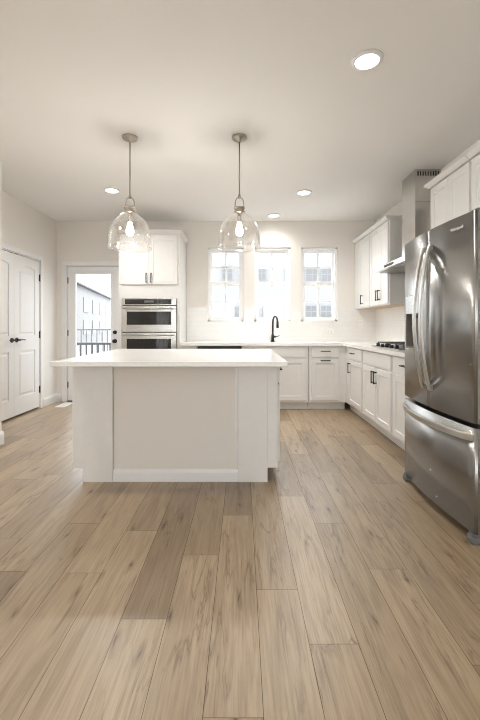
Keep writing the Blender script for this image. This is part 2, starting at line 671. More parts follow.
w = MB()
w.box(XL - T, XL, YLF, LY0, -0.1, CEIL).box(XL - T, XL, LY1, YB, -0.1, CEIL).box(XL - T, XL, LY0, LY1, 2.06, CEIL)
w.box(XL - 0.75, XL - 0.70, LY0 - 0.1, LY1 + 0.1, -0.1, CEIL).box(XL - 0.70, XL - T, LY0 - 0.1, LY0 - 0.05, -0.1, CEIL).box(XL - 0.70, XL - T, LY1 + 0.05, LY1 + 0.1, -0.1, CEIL)   # closet
w.box(XL - 0.75, XL - T, LY0 - 0.1, LY1 + 0.1, -0.15, -0.1).box(XL - 0.75, XL - T, LY0 - 0.1, LY1 + 0.1, CEIL, CEIL + 0.05)
struct('wall_left', w, M['wall'], 'greige left wall holding the white double doors', 'wall')
w = MB()
ys_ = [YR, LEFTW[0][0], LEFTW[0][1], LEFTW[1][0], LEFTW[1][1], YLF]
for i in range(5):
    if i in (1, 3):
        w.box(XL - T, XLF, ys_[i], ys_[i + 1], -0.1, RZ0)
        w.box(XL - T, XLF, ys_[i], ys_[i + 1], RZ1, CEIL)
    else:
        w.box(XL - T, XLF, ys_[i], ys_[i + 1], -0.1, CEIL)
struct('wall_left_front', w, M['wall'], 'nearer greige wall end at the left edge', 'wall')
struct('wall_right', MB().box(XR, XR + T, YR, YB, -0.1, CEIL), M['wall'], 'greige right wall behind the range hood and refrigerator', 'wall')
w = MB()
xs = [XLF, REARW[0][0], REARW[0][1], REARW[1][0], REARW[1][1], XR]
for i in range(5):
    a, b = xs[i], xs[i + 1]
    if i in (1, 3):
        w.box(a, b, YR - T, YR, -0.1, RZ0)
        w.box(a, b, YR - T, YR, RZ1, CEIL)
    else:
        w.box(a, b, YR - T, YR, -0.1, CEIL)
struct('wall_rear', w, M['wall'], 'greige wall with two added windows behind the viewer', 'wall')

# backsplash tile
struct('wall_backsplash', MB().box(-0.843, XR - 0.009, YB - 0.009, YB, 0.9145, WZ0 - 0.001)
       .box(-0.843, WIN[0][0] - 0.001, YB - 0.009, YB, WZ0 - 0.001, 1.43)
       .box(WIN[0][1] + 0.001, WIN[1][0] - 0.001, YB - 0.009, YB, WZ0 - 0.001, 1.43)
       .box(WIN[1][1] + 0.001, WIN[2][0] - 0.001, YB - 0.009, YB, WZ0 - 0.001, 1.43)
       .box(WIN[2][1] + 0.001, XR - 0.009, YB - 0.009, YB, WZ0 - 0.001, 1.43),
       M['tile_x'], 'white subway tile backsplash under the windows', 'backsplash')
struct('wall_backsplash_side', MB().box(XR - 0.009, XR, 3.0, YB, 0.9145, 1.40), M['tile_y'], 'white subway tile backsplash behind the cooktop', 'backsplash')

# baseboards
BBP = [(0, 0), (0.016, 0), (0.016, 0.10), (0.009, 0.118), (0.004, 0.126), (0, 0.126)]


def baseboard(name, segs, label):
    w = MB()
    for axis, pos, sgn, a, b in segs:
        # axis 'Y': runs along Y at x=pos, profile to sgn*x
        w.prism([(pos + sgn * u, v) for u, v in BBP], axis, a, b)
    return struct(name, w, M['trim'], label, 'baseboard')


baseboard('baseboard_left', [('Y', XL, 1, LY1 + 0.075, YB)], 'short white baseboard beyond the double doors')
baseboard('baseboard_left_front', [('Y', XLF, 1, YR, YLF + 0.016), ('X', YLF, 1, XL, XLF)], 'white baseboard on the nearer left wall end')
baseboard('baseboard_back', [('X', YB, -1, XL, DX0 - 0.075), ('X', YB, -1, DX1 + 0.075, -1.70)], 'white baseboard beside the glass door')
baseboard('baseboard_right', [('Y', XR, -1, YR, 2.0)], 'white baseboard on the right wall')


# casings
def casing_back(name):
    w = MB()
    c, t = 0.062, 0.017
    w.box(DX0 - c, DX0, YB - t, YB, 0, DZ1 + c, 0.004)
    w.box(DX1, DX1 + c, YB - t, YB, 0, DZ1 + c, 0.004)
    w.box(DX0 - c, DX1 + c, YB - t - 0.001, YB, DZ1, DZ1 + c, 0.004)
    # jamb
    w.box(DX0, DX0 + 0.012, YB, YB + T, 0, DZ1)
    w.box(DX1 - 0.012, DX1, YB, YB + T, 0, DZ1)
    w.box(DX0, DX1, YB, YB + T, DZ1 - 0.012, DZ1)
    return struct(name, w, M['trim'], 'white casing around the glass back door', 'trim')


casing_back('trim_1')
w = MB()
c, t = 0.062, 0.017
w.box(XL, XL + t, LY1, LY1 + c, 0, 2.06 + c, 0.004)
w.box(XL, XL + t, LY0 - c, LY0, 0, 2.06 + c, 0.004)
w.box(XL, XL + t + 0.001, LY0 - c, LY1 + c, 2.06, 2.06 + c, 0.004)
w.box(XL - T, XL, LY1 - 0.01, LY1, 0, 2.06)
w.box(XL - T, XL, LY0, LY0 + 0.01, 0, 2.06)
w.box(XL - T, XL, LY0, LY1, 2.05, 2.06)
struct('trim_2', w, M['trim'], 'white casing around the double doors', 'trim')


# windows
def window(n, a, b, label):
    root = thing('window_%d' % n, label, 'window', ((a + b) / 2, YB, WZ0), kind='structure')
    W, H = b - a, WZ1 - WZ0
    h = W / 2
    fr = 0.032
    f = MB()
    f.box(-h, -h + fr, 0.022, 0.14, 0, H, 0.002).box(h - fr, h, 0.022, 0.14, 0, H, 0.002)
    f.box(-h, h, 0.022, 0.14, 0, fr, 0.002).box(-h, h, 0.022, 0.14, H - fr, H, 0.002)
    f.build('window_frame', M['vinyl'], root)
    mid = 0.575
    s = 0.036

    def sash(name, z0, z1, y0, y1, top, bot):
        m = MB()
        x0, x1 = -h + fr - 0.002, h - fr + 0.002
        m.box(x0, x0 + s, y0, y1, z0, z1, 0.002).box(x1 - s, x1, y0, y1, z0, z1, 0.002)
        m.box(x0 + s - 0.001, x1 - s + 0.001, y0, y1, z0, z0 + bot, 0.002).box(x0 + s - 0.001, x1 - s + 0.001, y0, y1, z1 - top, z1, 0.002)
        so = m.build(name, M['vinyl'], root)
        ym = (y0 + y1) / 2
        g_ = MB().box(x0 + s - 0.004, x1 - s + 0.004, ym - 0.002, ym + 0.002, z0 + bot - 0.004, z1 - top + 0.004)
        g_.build('window_pane', M['pane'], so)
        q = MB()
        zc = (z0 + bot + z1 - top) / 2
        q.box(-0.011, 0.011, ym - 0.006, ym + 0.006, z0 + bot, z1 - top)
        q.box(x0 + s, x1 - s, ym - 0.0055, ym + 0.0055, zc - 0.011, zc + 0.011)
        q.build('window_grille', M['vinyl'], so)

    sash('upper_sash', mid - 0.02, H - fr + 0.002, 0.098, 0.132, s, s + 0.012)
    sash('lower_sash', fr - 0.002, mid + 0.03, 0.056, 0.090, s + 0.012, s)
    MB().box(-0.03, 0.03, 0.048, 0.062, mid + 0.03, mid + 0.042, 0.003).build('sash_lock', M['vinyl'], root)
    return root


wl = ['white double hung grid window left of the faucet', 'white double hung grid window above the black faucet',
      'white double hung grid window nearest the right cabinets']
for i, (a, b) in enumerate(WIN):
    window(i + 1, a, b, wl[i])
spots = [((a + b) / 2, YR, 0.0, b - a, lab) for (a, b), lab in zip(REARW, ('tall white fixed window added for light in the rear wall towards the living room corner', 'tall white fixed window added for light in the rear wall on the refrigerator side'))]
spots += [((a + b) / 2, XLF, 1, b - a, lab) for (a, b), lab in zip(LEFTW, ('tall white fixed window added for light in the side wall near the rear corner', 'tall white fixed window added for light in the side wall nearer the viewer'))]
for i, (c0, c1, side, wd, lab) in enumerate(spots):  # frames and panes of the added windows behind the viewer
    r_ = thing('window_%d' % (4 + i), lab, 'window', (c1, c0, RZ0) if side else (c0, c1, RZ0), -PI / 2 if side else 0, kind='structure')
    h = wd / 2
    HH = RZ1 - RZ0
    MB().box(-h, -h + 0.05, -0.14, -0.05, 0, HH).box(h - 0.05, h, -0.14, -0.05, 0, HH).box(-h, h, -0.14, -0.05, 0, 0.05) \
        .box(-h, h, -0.14, -0.05, HH - 0.05, HH).box(-0.03, 0.03, -0.13, -0.06, 0.05, HH - 0.05).build('window_frame', M['vinyl'], r_)
    MB().box(-h + 0.05, h - 0.05, -0.10, -0.094, 0.05, HH - 0.05).build('window_pane', M['pane'], r_)


# doors ---------------------------------------------------------------
def hinge(root, x, y, z, axis):
    m = MB()
    if axis == 'X':
        m.box(x - 0.004, x + 0.018, y - 0.006, y + 0.001, z - 0.045, z + 0.045, 0.001)
        m.cyl((x, y - 0.008, z - 0.048), (x, y - 0.008, z + 0.048), 0.0075, n=12)
    return m.build('hinge', M['dark_hinge'], root)


dr = thing('door_1', 'white glass back door with black knob and deadbolt', 'door', (DX0 + 0.014, YB + 0.022, 0.012), kind='structure')
dw, dh = DX1 - DX0 - 0.028, DZ1 - 0.026
GX0, GX1, GZ0, GZ1 = 0.117, dw - 0.127, 0.25, 1.93
d = MB()
d.box(0, GX0, 0, 0.044, 0, dh, 0.002).box(GX1, dw, 0, 0.044, 0, dh, 0.002)
d.box(GX0 - 0.001, GX1 + 0.001, 0, 0.044, 0, GZ0, 0.002).box(GX0 - 0.001, GX1 + 0.001, 0, 0.044, GZ1, dh, 0.002)
d.build('door_slab', M['trim'], dr)
d = MB()
e = 0.028
d.box(GX0 - e, GX0 + 0.006, -0.009, 0, GZ0 - e, GZ1 + e, 0.003).box(GX1 - 0.006, GX1 + e, -0.009, 0, GZ0 - e, GZ1 + e, 0.003)
d.box(GX0 + 0.005, GX1 - 0.005, -0.009, 0, GZ0 - e, GZ0 + 0.006, 0.003).box(GX0 + 0.005, GX1 - 0.005, -0.009, 0, GZ1 - 0.006, GZ1 + e, 0.003)
d.build('glass_frame', M['trim'], dr)
MB().box(GX0 + 0.001, GX1 - 0.001, 0.019, 0.025, GZ0 + 0.001, GZ1 - 0.001).build('glass_pane', M['pane'], dr)
for z in (0.24, 1.03, 1.83):
    hinge(dr, -0.008, 0.0, z, 'X')
kn = MB()
kn.cyl((dw - 0.068, 0.0, 0.905), (dw - 0.068, -0.012, 0.905), 0.032, 0.030, n=24)
kn.cyl((dw - 0.068, -0.012, 0.905), (dw - 0.068, -0.040, 0.905), 0.012, n=16)
b = bmesh.new()
bmesh.ops.create_uvsphere(b, u_segments=20, v_segments=12, radius=0.028)
for f in b.faces:
    f.smooth = True
kn._merge(b, 0, Matrix.Translation((dw - 0.068, -0.052, 0.905)) @ Matrix.Diagonal((1, 0.75, 1, 1)))
tag(kn.build('knob', M['black'], dr), 'round black knob')
MB().cyl((dw - 0.068, 0.0, 1.04), (dw - 0.068, -0.022, 1.04), 0.030, 0.027, n=24).box(dw - 0.074, dw - 0.062, -0.034, -0.02, 1.022, 1.058, 0.003).build('deadbolt', M['black'], dr)
tag(MB().box(0.001, dw - 0.001, -0.035, 0.1, -0.011, -0.001, 0.002).build('threshold', M['rubber'], dr), 'dark threshold strip')


def panel_door(n, y0, y1, lever_dir, label):
    """slab in the left wall, front face towards +X.  built facing -Y then turned"""
    root = thing('door_%d' % n, label, 'door', (XL - 0.004, (y0 + y1) / 2, 0.026), FACE_RIGHT, kind='structure')
    w_, h_, t_ = y1 - y0, 2.018, 0.035
    m = MB()
    x0, x1 = -w_ / 2, w_ / 2
    st = 0.105
    # local x runs towards +Y, front face at y=0 ... rebuilt as stiles/rails with recessed panels
    P = [(0.215, 0.80), (1.00, h_ - 0.115)]
    m.box(x0, x0 + st, 0, t_, 0, h_, 0.002).box(x1 - st, x1, 0, t_, 0, h_, 0.002)
    m.box(x0 + st - 0.001, x1 - st + 0.001, 0, t_, 0, P[0][0], 0.001)
    m.box(x0 + st - 0.001, x1 - st + 0.001, 0, t_, P[0][1], P[1][0], 0.001)
    # top rail with a shallow arch cut into its lower edge
    a, c_ = x0 + st - 0.001, x1 - st + 0.001
    n_ = 14
    low = [(a + (c_ - a) * i / n_, P[1][1] - 0.032 + 0.032 * math.sin(PI * i / n_) ** 0.8) for i in range(n_ + 1)]
    m.prism(low + [(c_, h_), (a, h_)], 'Y', 0, t_)
    m.build('door_slab', M['trim'], root)
    for z0, z1 in P:
        q = MB()
        q.box(x0 + st - 0.003, x1 - st + 0.003, 0.011, 0.024, z0 - 0.003, z1 + 0.002)
        q.frustum((x0 + st + 0.022, x1 - st - 0.022, z0 + 0.022, z1 - 0.075 if z1 > 1.2 else z1 - 0.022), 0, (x0 + st + 0.045, x1 - st - 0.045, z0 + 0.045, z1 - 0.1 if z1 > 1.2 else z1 - 0.045), 0.008)
        # the raised field was built in XY: turn it up to face -Y
        vs_ = list(q.bm.verts)[-8:]
        for v in vs_:
            x, y, z = v.co
            v.co = (x, 0.0115 - z, y)
        q.build('door_panel', M['trim'], root)
    # lever
    lx = (x1 - 0.05) if lever_dir < 0 else (x0 + 0.05)
    lv = MB()
    lv.cyl((lx, 0.0, 0.945), (lx, -0.011, 0.945), 0.031, 0.029, n=24)
    lv.cyl((lx, -0.011, 0.945), (lx, -0.055, 0.945), 0.011, 0.010, n=14)
    lv.sweep([(lx, -0.052, 0.945), (lx + lever_dir * 0.03, -0.055, 0.947), (lx + lever_dir * 0.075, -0.054, 0.947), (lx + lever_dir * 0.115, -0.048, 0.943)], 0.009, 0.006)
    tag(lv.build('lever_handle', M['black'], root), 'black lever handle')
    hx = x0 - 0.003 if lever_dir < 0 else x1 + 0.003
    for z in (0.24, 1.0, 1.79):
        m2 = MB()
        m2.box(hx - 0.008, hx + 0.008, -0.006, 0.001, z - 0.045, z + 0.045, 0.001)
        m2.cyl((hx, -0.008, z - 0.048), (hx, -0.008, z + 0.048), 0.008, n=12)
        m2.build('hinge', M['dark_hinge'], root)
    cx = lx
    MB().box(cx - 0.025, cx + 0.025, -0.003, 0.02, h_ - 0.001, h_ + 0.022, 0.002).build('ball_catch', M['dark_hinge'], root)
    return root


ym = (LY0 + LY1) / 2
panel_door(2, LY0 + 0.014, ym - 0.0015, -1, 'white two panel closet door slab, nearer one of the pair')
panel_door(3, ym + 0.0015, LY1 - 0.014, 1, 'white two panel closet door slab, farther one of the pair')


# ------------------------------------------------------------------ cabinets
def pull(parent, x, z, vertical, y=0.0, length=0.135):
    """bar pull standing proud of a front whose face is at y (facing -Y)"""
    m = MB()
    r, so = 0.0055, 0.032
    hl = length / 2
    if vertical:
        m.box(x - r, x + r, y - so - r, y - so + r, z - hl, z + hl, 0.0015)
        for s in (-1, 1):
            m.box(x - r, x + r, y - so, y, z + s * (hl - 0.012) - r, z + s * (hl - 0.012) + r)
    else:
        m.box(x - hl, x + hl, y - so - r, y - so + r, z - r, z + r, 0.0015)
        for s in (-1, 1):
            m.box(x + s * (hl - 0.012) - r, x + s * (hl - 0.012) + r, y - so, y, z - r, z + r)
    return tag(m.build('pull', M['black'], parent), 'black bar pull')


def cabinet(name, label, cat, loc, rz, w, d, z0, z1, fronts, toe=0.0, crown=None, group=None, under=False, body_cut=None):
    """root at the cabinet's left front floor corner; local x to the right, y into the cabinet, z up"""
    root = thing(name, label, cat, loc, rz, group)
    g_ = 0.0008
    b_ = MB()
    zb = z0 + (toe or 0)
    if body_cut:
        cx0, cx1, cz0, cz1, cd = body_cut
        b_.box(g_, cx0, 0, d, zb, z1).box(cx1, w - g_, 0, d, zb, z1)
        b_.box(cx0, cx1, 0, d, zb, cz0).box(cx0, cx1, 0, d, cz1, z1)
        b_.box(cx0, cx1, cd, d, cz0, cz1)
    else:
        b_.box(g_, w - g_, 0, d, zb, z1, 0.0015, 1)
    b_.build('cabinet_body', M['cab'], root)
    if toe:
        MB().box(g_, w - g_, 0.075, d, z0, zb - 0.0005).build('toe_kick', M['cab'], root)
    if under:
        tag(MB().box(0.018, w - 0.018, 0.018, d - 0.005, z0 - 0.003, z0 - 0.0005).build('underside', M['cab_in'], root), 'bare maple underside')
    th = 0.019
    for f in fronts:
        kind, x0, x1, a, c_ = f[:5]
        m = MB()
        if kind == 'door':
            m.shaker(x0, x1, a, c_, -th - 0.0005, th)
        else:
            m.box(x0, x1, -th - 0.0005, -0.0005, a, c_, 0.0025)
        o = m.build({'door': 'door', 'drawer': 'drawer_front', 'panel': 'false_front', 'filler': 'filler'}[kind], M['cab'], root)
        if len(f) > 5 and f[5]:
            pull(o, f[5][0], f[5][1], f[5][2] == 'v', -th - 0.0005)
    if crown:
        l_, r_, top = crown          # flare on the left / right end
        m = MB()
        fl = 0.036
        y_ = -0.022
        e0 = 0.004
        R0 = (-(e0 if l_ else 0) + g_ * (not l_), w + (e0 if r_ else 0) - g_ * (not r_), y_ - e0 + 0.0, d)
        R1 = (-(fl if l_ else 0) + g_ * (not l_), w + (fl if r_ else 0) - g_ * (not r_), y_ - fl, d)
        m.box(R0[0], R0[1], R0[2], d, z1 - 0.02 + 0.0005, z1 + 0.004) if False else None
        m.frustum(R0, z1 + 0.0005, R1, top - 0.012)
        m.box(R1[0], R1[1], R1[2], R1[3], top - 0.012, top)
        m.build('crown_moulding', M['cab'], root)
    return root


BF = YB - 0.61            # front plane of the back run
CT = 0.876                # underside of the countertops
TOP = 0.876
G_BASE = None

# tall oven cabinet
TX0, TX1 = -1.683, -0.846
tw = TX1 - TX0
OX0, OX1 = tw / 2 - 0.374, tw / 2 + 0.374
cabinet('tall_oven_cabinet', 'tall white cabinet enclosing the wall ovens beside the glass door', 'cabinet', (TX0, BF, 0), FACE_BACK, tw, 0.605, 0, 2.40,
        [('door', 0.03, tw / 2 - 0.003, 1.712, 2.375, (tw / 2 - 0.033, 1.80, 'v')),
         ('door', tw / 2 + 0.003, tw - 0.03, 1.712, 2.375, (tw / 2 + 0.033, 1.80, 'v')),
         ('drawer', 0.03, tw - 0.03, 0.135, 0.39, (tw / 2, 0.30, 'h'))],
        toe=0.105, crown=(True, True, 2.452), body_cut=(OX0 - 0.002, OX1 + 0.002, 0.44, 1.528, 0.56))

# base cabinets on the back run
cabinet('sink_cabinet', 'white base cabinet below the faucet with plain false front', 'cabinet', (0.0, BF, 0), FACE_BACK, 0.905, 0.605, 0, CT - 0.001,
        [('panel', 0.03, 0.875, 0.724, 0.862), ('door', 0.03, 0.4495, 0.135, 0.70, (0.415, 0.62, 'v')), ('door', 0.4555, 0.875, 0.135, 0.70, (0.49, 0.62, 'v'))], toe=0.105)
cabinet('pull_out_cabinet', 'white base cabinet left of the corner with two stacked horizontal pulls', 'cabinet', (0.908, BF, 0), FACE_BACK, 0.511, 0.605, 0, CT - 0.001,
        [('drawer', 0.035, 0.41, 0.724, 0.862, (0.222, 0.806, 'h')), ('door', 0.035, 0.41, 0.135, 0.70, (0.222, 0.678, 'h'))], toe=0.105)

# right run, fronts look left; local x runs towards the camera
RX = 1.42
rd = XR - RX - 0.005


def right_base(name, label, y_far, y_near, fronts):
    return cabinet(name, label, 'cabinet', (RX, y_far, 0), FACE_LEFT, y_far - y_near, rd, 0, CT - 0.001, fronts, toe=0.105)


wA = 5.40 - 4.55
right_base('base_cabinet', 'white base cabinet in the corner with one drawer over one door', 5.40, 4.55,
           [('drawer', wA - 0.575, wA - 0.03, 0.724, 0.862, (wA - 0.36, 0.80, 'h')), ('door', wA - 0.575, wA - 0.03, 0.135, 0.70, (wA - 0.49, 0.605, 'v'))])
wB = 4.548 - 3.65
right_base('cooktop_cabinet', 'white base cabinet under the gas cooktop with paired door pulls', 4.548, 3.65,
           [('panel', 0.03, wB - 0.03, 0.724, 0.862), ('door', 0.03, wB / 2 - 0.003, 0.135, 0.70, (wB / 2 - 0.035, 0.605, 'v')),
            ('door', wB / 2 + 0.003, wB - 0.03, 0.135, 0.70, (wB / 2 + 0.035, 0.605, 'v'))])
wC = 3.648 - 3.0
right_base('base_cabinet', 'white base cabinet partly hidden by the refrigerator edge', 3.648, 3.0,
           [('drawer', 0.03, wC - 0.03, 0.724, 0.862, (wC / 2, 0.80, 'h')), ('door', 0.03, wC - 0.03, 0.135, 0.70, (wC - 0.07, 0.605, 'v'))])

# wall cabinets on the right
UX = 1.733
ud = XR - UX - 0.005
UB, UT = 1.40, 2.397
CRT = 2.437


def right_upper(name, label, y_far, y_near, z0, fronts, crown, under=True):
    return cabinet(name, label, 'cabinet', (UX, y_far, 0), FACE_LEFT, y_far - y_near, ud, z0, UT, fronts, crown=crown, under=under)


w1 = YB - 0.002 - 5.24
right_upper('wall_cabinet', 'white upper cabinet in the corner by the third window', YB - 0.002, 5.24, UB,
            [('filler', 0.0, w1 - 0.46, UB + 0.012, UT - 0.012), ('door', w1 - 0.455, w1 - 0.014, UB + 0.012, UT - 0.012, (w1 - 0.30, 1.52, 'v'))], (False, False, CRT))
w2 = 5.238 - 4.58
right_upper('wall_cabinet', 'white upper cabinet just beyond the range hood with two doors', 5.238, 4.58, UB,
            [('door', 0.012, w2 / 2 + 0.02, UB + 0.012, UT - 0.012, (w2 / 2 - 0.012, 1.53, 'v')),
             ('door', w2 / 2 + 0.026, w2 - 0.012, UB + 0.012, UT - 0.012, (w2 / 2 + 0.06, 1.53, 'v'))], (False, True, CRT))
w3 = 3.56 - 2.932
right_upper('wall_cabinet', 'white upper cabinet between the hood chimney and the refrigerator top', 3.56, 2.932, UB,
            [('door', 0.014, w3 / 2 - 0.002, UB + 0.012, UT - 0.012, (w3 / 2 - 0.035, 1.53, 'v')),
             ('door', w3 / 2 + 0.003, w3 - 0.014, UB + 0.012, UT - 0.012, (w3 / 2 + 0.035, 1.53, 'v'))], (True, False, CRT))
w4 = 2.93 - 2.0
right_upper('wall_cabinet', 'short white upper cabinet directly over the refrigerator', 2.93, 2.0, 1.86,
            [('door', 0.014, w4 / 2 - 0.002, 1.872, UT - 0.012, (w4 / 2 - 0.035, 1.95, 'v')),
             ('door', w4 / 2 + 0.003, w4 - 0.014, 1.872, UT - 0.012, (w4 / 2 + 0.035, 1.95, 'v'))], (False, True, CRT + 0.004))

# countertops
CX = RX - 0.035
o = MB()
poly = [(TX1 + 0.002, BF - 0.035), (CX, BF - 0.035), (CX, 2.99), (XR - 0.001, 2.99), (XR - 0.001, YB - 0.001), (TX1 + 0.002, YB - 0.001)]
o.prism(poly, 'Z', TOP, TOP + 0.038)
ctop = o.build('countertop', M['quartz'])
tag(ctop, 'white quartz L-shaped countertop along the back and right walls', 'countertop')

# island
IX0, IX1 = -1.258, 0.282
IY0, IY1 = 2.859, 3.95
iw = 0.29


def island_end(label, loc, rz):
    w = IY1 - IY0
    h = w / 2
    fr = []
    for a, b, px in ((0.03, h - 0.003, h - 0.04), (h + 0.003, w - 0.03, h + 0.04)):
        fr.append(('drawer', a, b, 0.724, 0.862, ((a + b) / 2, 0.80, 'h')))
        fr.append(('door', a, b, 0.135, 0.70, (px, 0.605, 'v')))
    return cabinet('island_cabinet', label, 'cabinet', loc, rz, w, iw, 0, CT - 0.001, fr, toe=0.105, group='island end cabinets')


# fronts on the outer ends, so the camera sees their plain side panels and the toe-kick notch
ie1 = island_end('white island cabinet with plain side panel at the end towards the glass door', (IX0 + 0.02, IY1, 0), FACE_LEFT)
ie2 = island_end('white island cabinet with plain side panel at the end towards the refrigerator', (IX1 - 0.02, IY0, 0), FACE_RIGHT)
for r_, far in ((ie1, True), (ie2, False)):
    w_ = IY1 - IY0
    y0_, y1_ = (w_, w_ + 0.004) if far else (-0.004, 0.0)
    MB().box(y0_, y1_, 0.075, iw, 0, CT - 0.002, 0.001, 1).build('end_panel', M['cab'], r_)
kx0, kx1 = IX0 + 0.02 + iw + 0.001, IX1 - 0.02 - iw - 0.001
kw = thing('island_knee_wall', 'greige recessed panel in the middle of the island front', 'panel', ((kx0 + kx1) / 2, IY0 + 0.02, 0))
hw = (kx1 - kx0) / 2
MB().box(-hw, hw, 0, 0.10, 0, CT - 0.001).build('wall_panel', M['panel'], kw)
tag(MB().prism([(-u, v) for u, v in [(0, 0), (0.018, 0), (0.018, 0.068), (0.012, 0.082), (0.004, 0.09), (0, 0.09)]], 'X', -hw + 0.001, hw - 0.001).build('baseboard', M['trim'], kw), 'white baseboard')
MB().box(-hw + 0.001, hw - 0.001, -0.016, -0.0003, CT - 0.036, CT - 0.002, 0.003).build('top_rail', M['cab'], kw)
MB().box(hw - 0.022, hw - 0.001, -0.012, -0.0003, 0.091, CT - 0.037, 0.002).build('corner_bead', M['cab'], kw)
wI = kx1 - kx0
cabinet('island_cabinet', 'white middle island cabinet turned towards the sink', 'cabinet', (kx1, IY1, 0), FACE_AWAY, wI, IY1 - IY0 - 0.125, 0, CT - 0.001,
        [('drawer', 0.03, wI / 2 - 0.003, 0.724, 0.862, (wI / 4, 0.80, 'h')), ('drawer', wI / 2 + 0.003, wI - 0.03, 0.724, 0.862, (wI * 3 / 4, 0.80, 'h')),
         ('door', 0.03, wI / 2 - 0.003, 0.135, 0.70, (wI / 2 - 0.04, 0.605, 'v')), ('door', wI / 2 + 0.003, wI - 0.03, 0.135, 0.70, (wI / 2 + 0.04, 0.605, 'v'))], toe=0.105)
it = MB().box(-1.264, 0.300, 2.556, 4.03, CT, 0.909, 0.003, 2).build('island_countertop', M['quartz'])
tag(it, 'thick white quartz slab topping the kitchen island', 'countertop')

# ------------------------------------------------------------------ appliances
# wall oven in the tall cabinet
ov = thing('wall_oven', 'stainless double wall oven built into the tall white cabinet', 'oven', ((TX0 + TX1) / 2, BF, 0.445))
oh = 1.078
MB().box(-0.37, 0.37, 0.02, 0.55, 0.002, oh, 0.002).build('oven_case', M['case'], ov)
MB().box(-0.373, 0.373, -0.02, 0.018, 0.985, oh, 0.002).build('control_panel', M['steel_h'], ov)
tag(MB().box(-0.325, 0.305, -0.0225, -0.0205, 0.997, oh - 0.012, 0.0008, 1).build('control_display', M['oven_glass'], ov), 'black glass control strip')
MB().box(-0.06, 0.07, -0.0235, -0.0226, 1.02, 1.05).build('display_window', add_noise(mat('display_grey', (0.16, 0.16, 0.155), 0.2), 40, 0.05), ov)


def oven_door(z0, z1, wz0, wz1):
    x0, x1 = -0.373, 0.373
    wx0, wx1 = -0.30, 0.30
    m = MB()
    m.box(x0, wx0, -0.028, 0.018, z0, z1, 0.003).box(wx1, x1, -0.028, 0.018, z0, z1, 0.003)
    m.box(wx0 - 0.001, wx1 + 0.001, -0.028, 0.018, z0, wz0, 0.003).box(wx0 - 0.001, wx1 + 0.001, -0.028, 0.018, wz1, z1, 0.003)
    dd = m.build('oven_door', M['steel_h'], ov)
    tag(MB().box(wx0, wx1, -0.022, 0.012, wz0, wz1).build('oven_window', M['oven_glass'], dd), 'dark glass')
    hz = z1 - 0.035
    hm = MB()
    hm.sweep([(-0.345, -0.075, hz), (0.345, -0.075, hz)], 0.011, n=14)
    for s in (-1, 1):
        hm.cyl((s * 0.32, -0.075, hz), (s * 0.32, -0.027, hz), 0.009, n=12)
    hm.build('handle', M['chrome'], dd)


oven_door(0.622, 0.975, 0.72, 0.895)
oven_door(0.02, 0.612, 0.12, 0.525)

# dishwasher
dwr = thing('dishwasher', 'stainless dishwasher with dark top strip left of the sink cabinet', 'dishwasher', (-0.607, BF, 0))
ww = 0.604
MB().box(0.004, ww - 0.004, 0.02, 0.58, 0.1, 0.868).build('tub', M['case'], dwr)
MB().box(0.004, ww - 0.004, -0.03, 0.018, 0.115, 0.80, 0.004).build('door_panel', M['steel'], dwr)
tag(MB().box(0.004, ww - 0.004, -0.026, 0.018, 0.802, 0.868, 0.004).build('control_strip', M['rubber'], dwr), 'black control strip')
MB().box(0.004, ww - 0.004, 0.05, 0.5, 0.0, 0.098).build('toe_kick', M['rubber'], dwr)
cabinet('filler_cabinet', 'narrow white base cabinet between the tall oven cabinet and dishwasher', 'cabinet', (TX1 + 0.001, BF, 0), FACE_BACK, -0.609 - TX1 - 0.001, 0.605, 0, CT - 0.001,
        [('drawer', 0.02, -0.609 - TX1 - 0.021, 0.724, 0.862, ((-0.609 - TX1) / 2, 0.8, 'h')), ('door', 0.02, -0.609 - TX1 - 0.021, 0.135, 0.70, (0.18, 0.62, 'v'))], toe=0.105)

# faucet
fa = thing('kitchen_faucet', 'matte black gooseneck faucet below the middle window', 'faucet', (0.455, 5.78, TOP + 0.038))
m = MB()
m.cyl((0, 0, 0), (0, 0, 0.012), 0.030, 0.028, n=24)
m.cyl((0, 0, 0.012), (0, 0, 0.11), 0.023, 0.020, n=24)
m.build('base', M['black'], fa)
pts = [(0, 0, 0.10), (0.001, 0, 0.20), (0.003, 0, 0.29)]
for i in range(1, 13):
    a = PI * i / 12
    pts.append((0.003 + 0.030 * (1 - math.cos(a)) * 0.9, -0.075 * (1 - math.cos(a)), 0.29 + 0.085 * math.sin(a)))
MB().sweep(pts, 0.0135, n=14, up=(1, 0.2, 0)).build('spout', M['black'], fa)
ex = pts[-1]
MB().cyl((ex[0], ex[1], ex[2] + 0.01), (ex[0] + 0.002, ex[1], ex[2] - 0.085), 0.0165, 0.019, n=18).build('spray_head', M['black'], fa)
m = MB()
m.cyl((0.015, 0, 0.075), (0.045, 0, 0.075), 0.017, 0.015, n=18)
m.sweep([(0.04, 0, 0.075), (0.07, -0.002, 0.08), (0.10, -0.004, 0.092)], 0.008, 0.006)
m.build('handle', M['black'], fa)

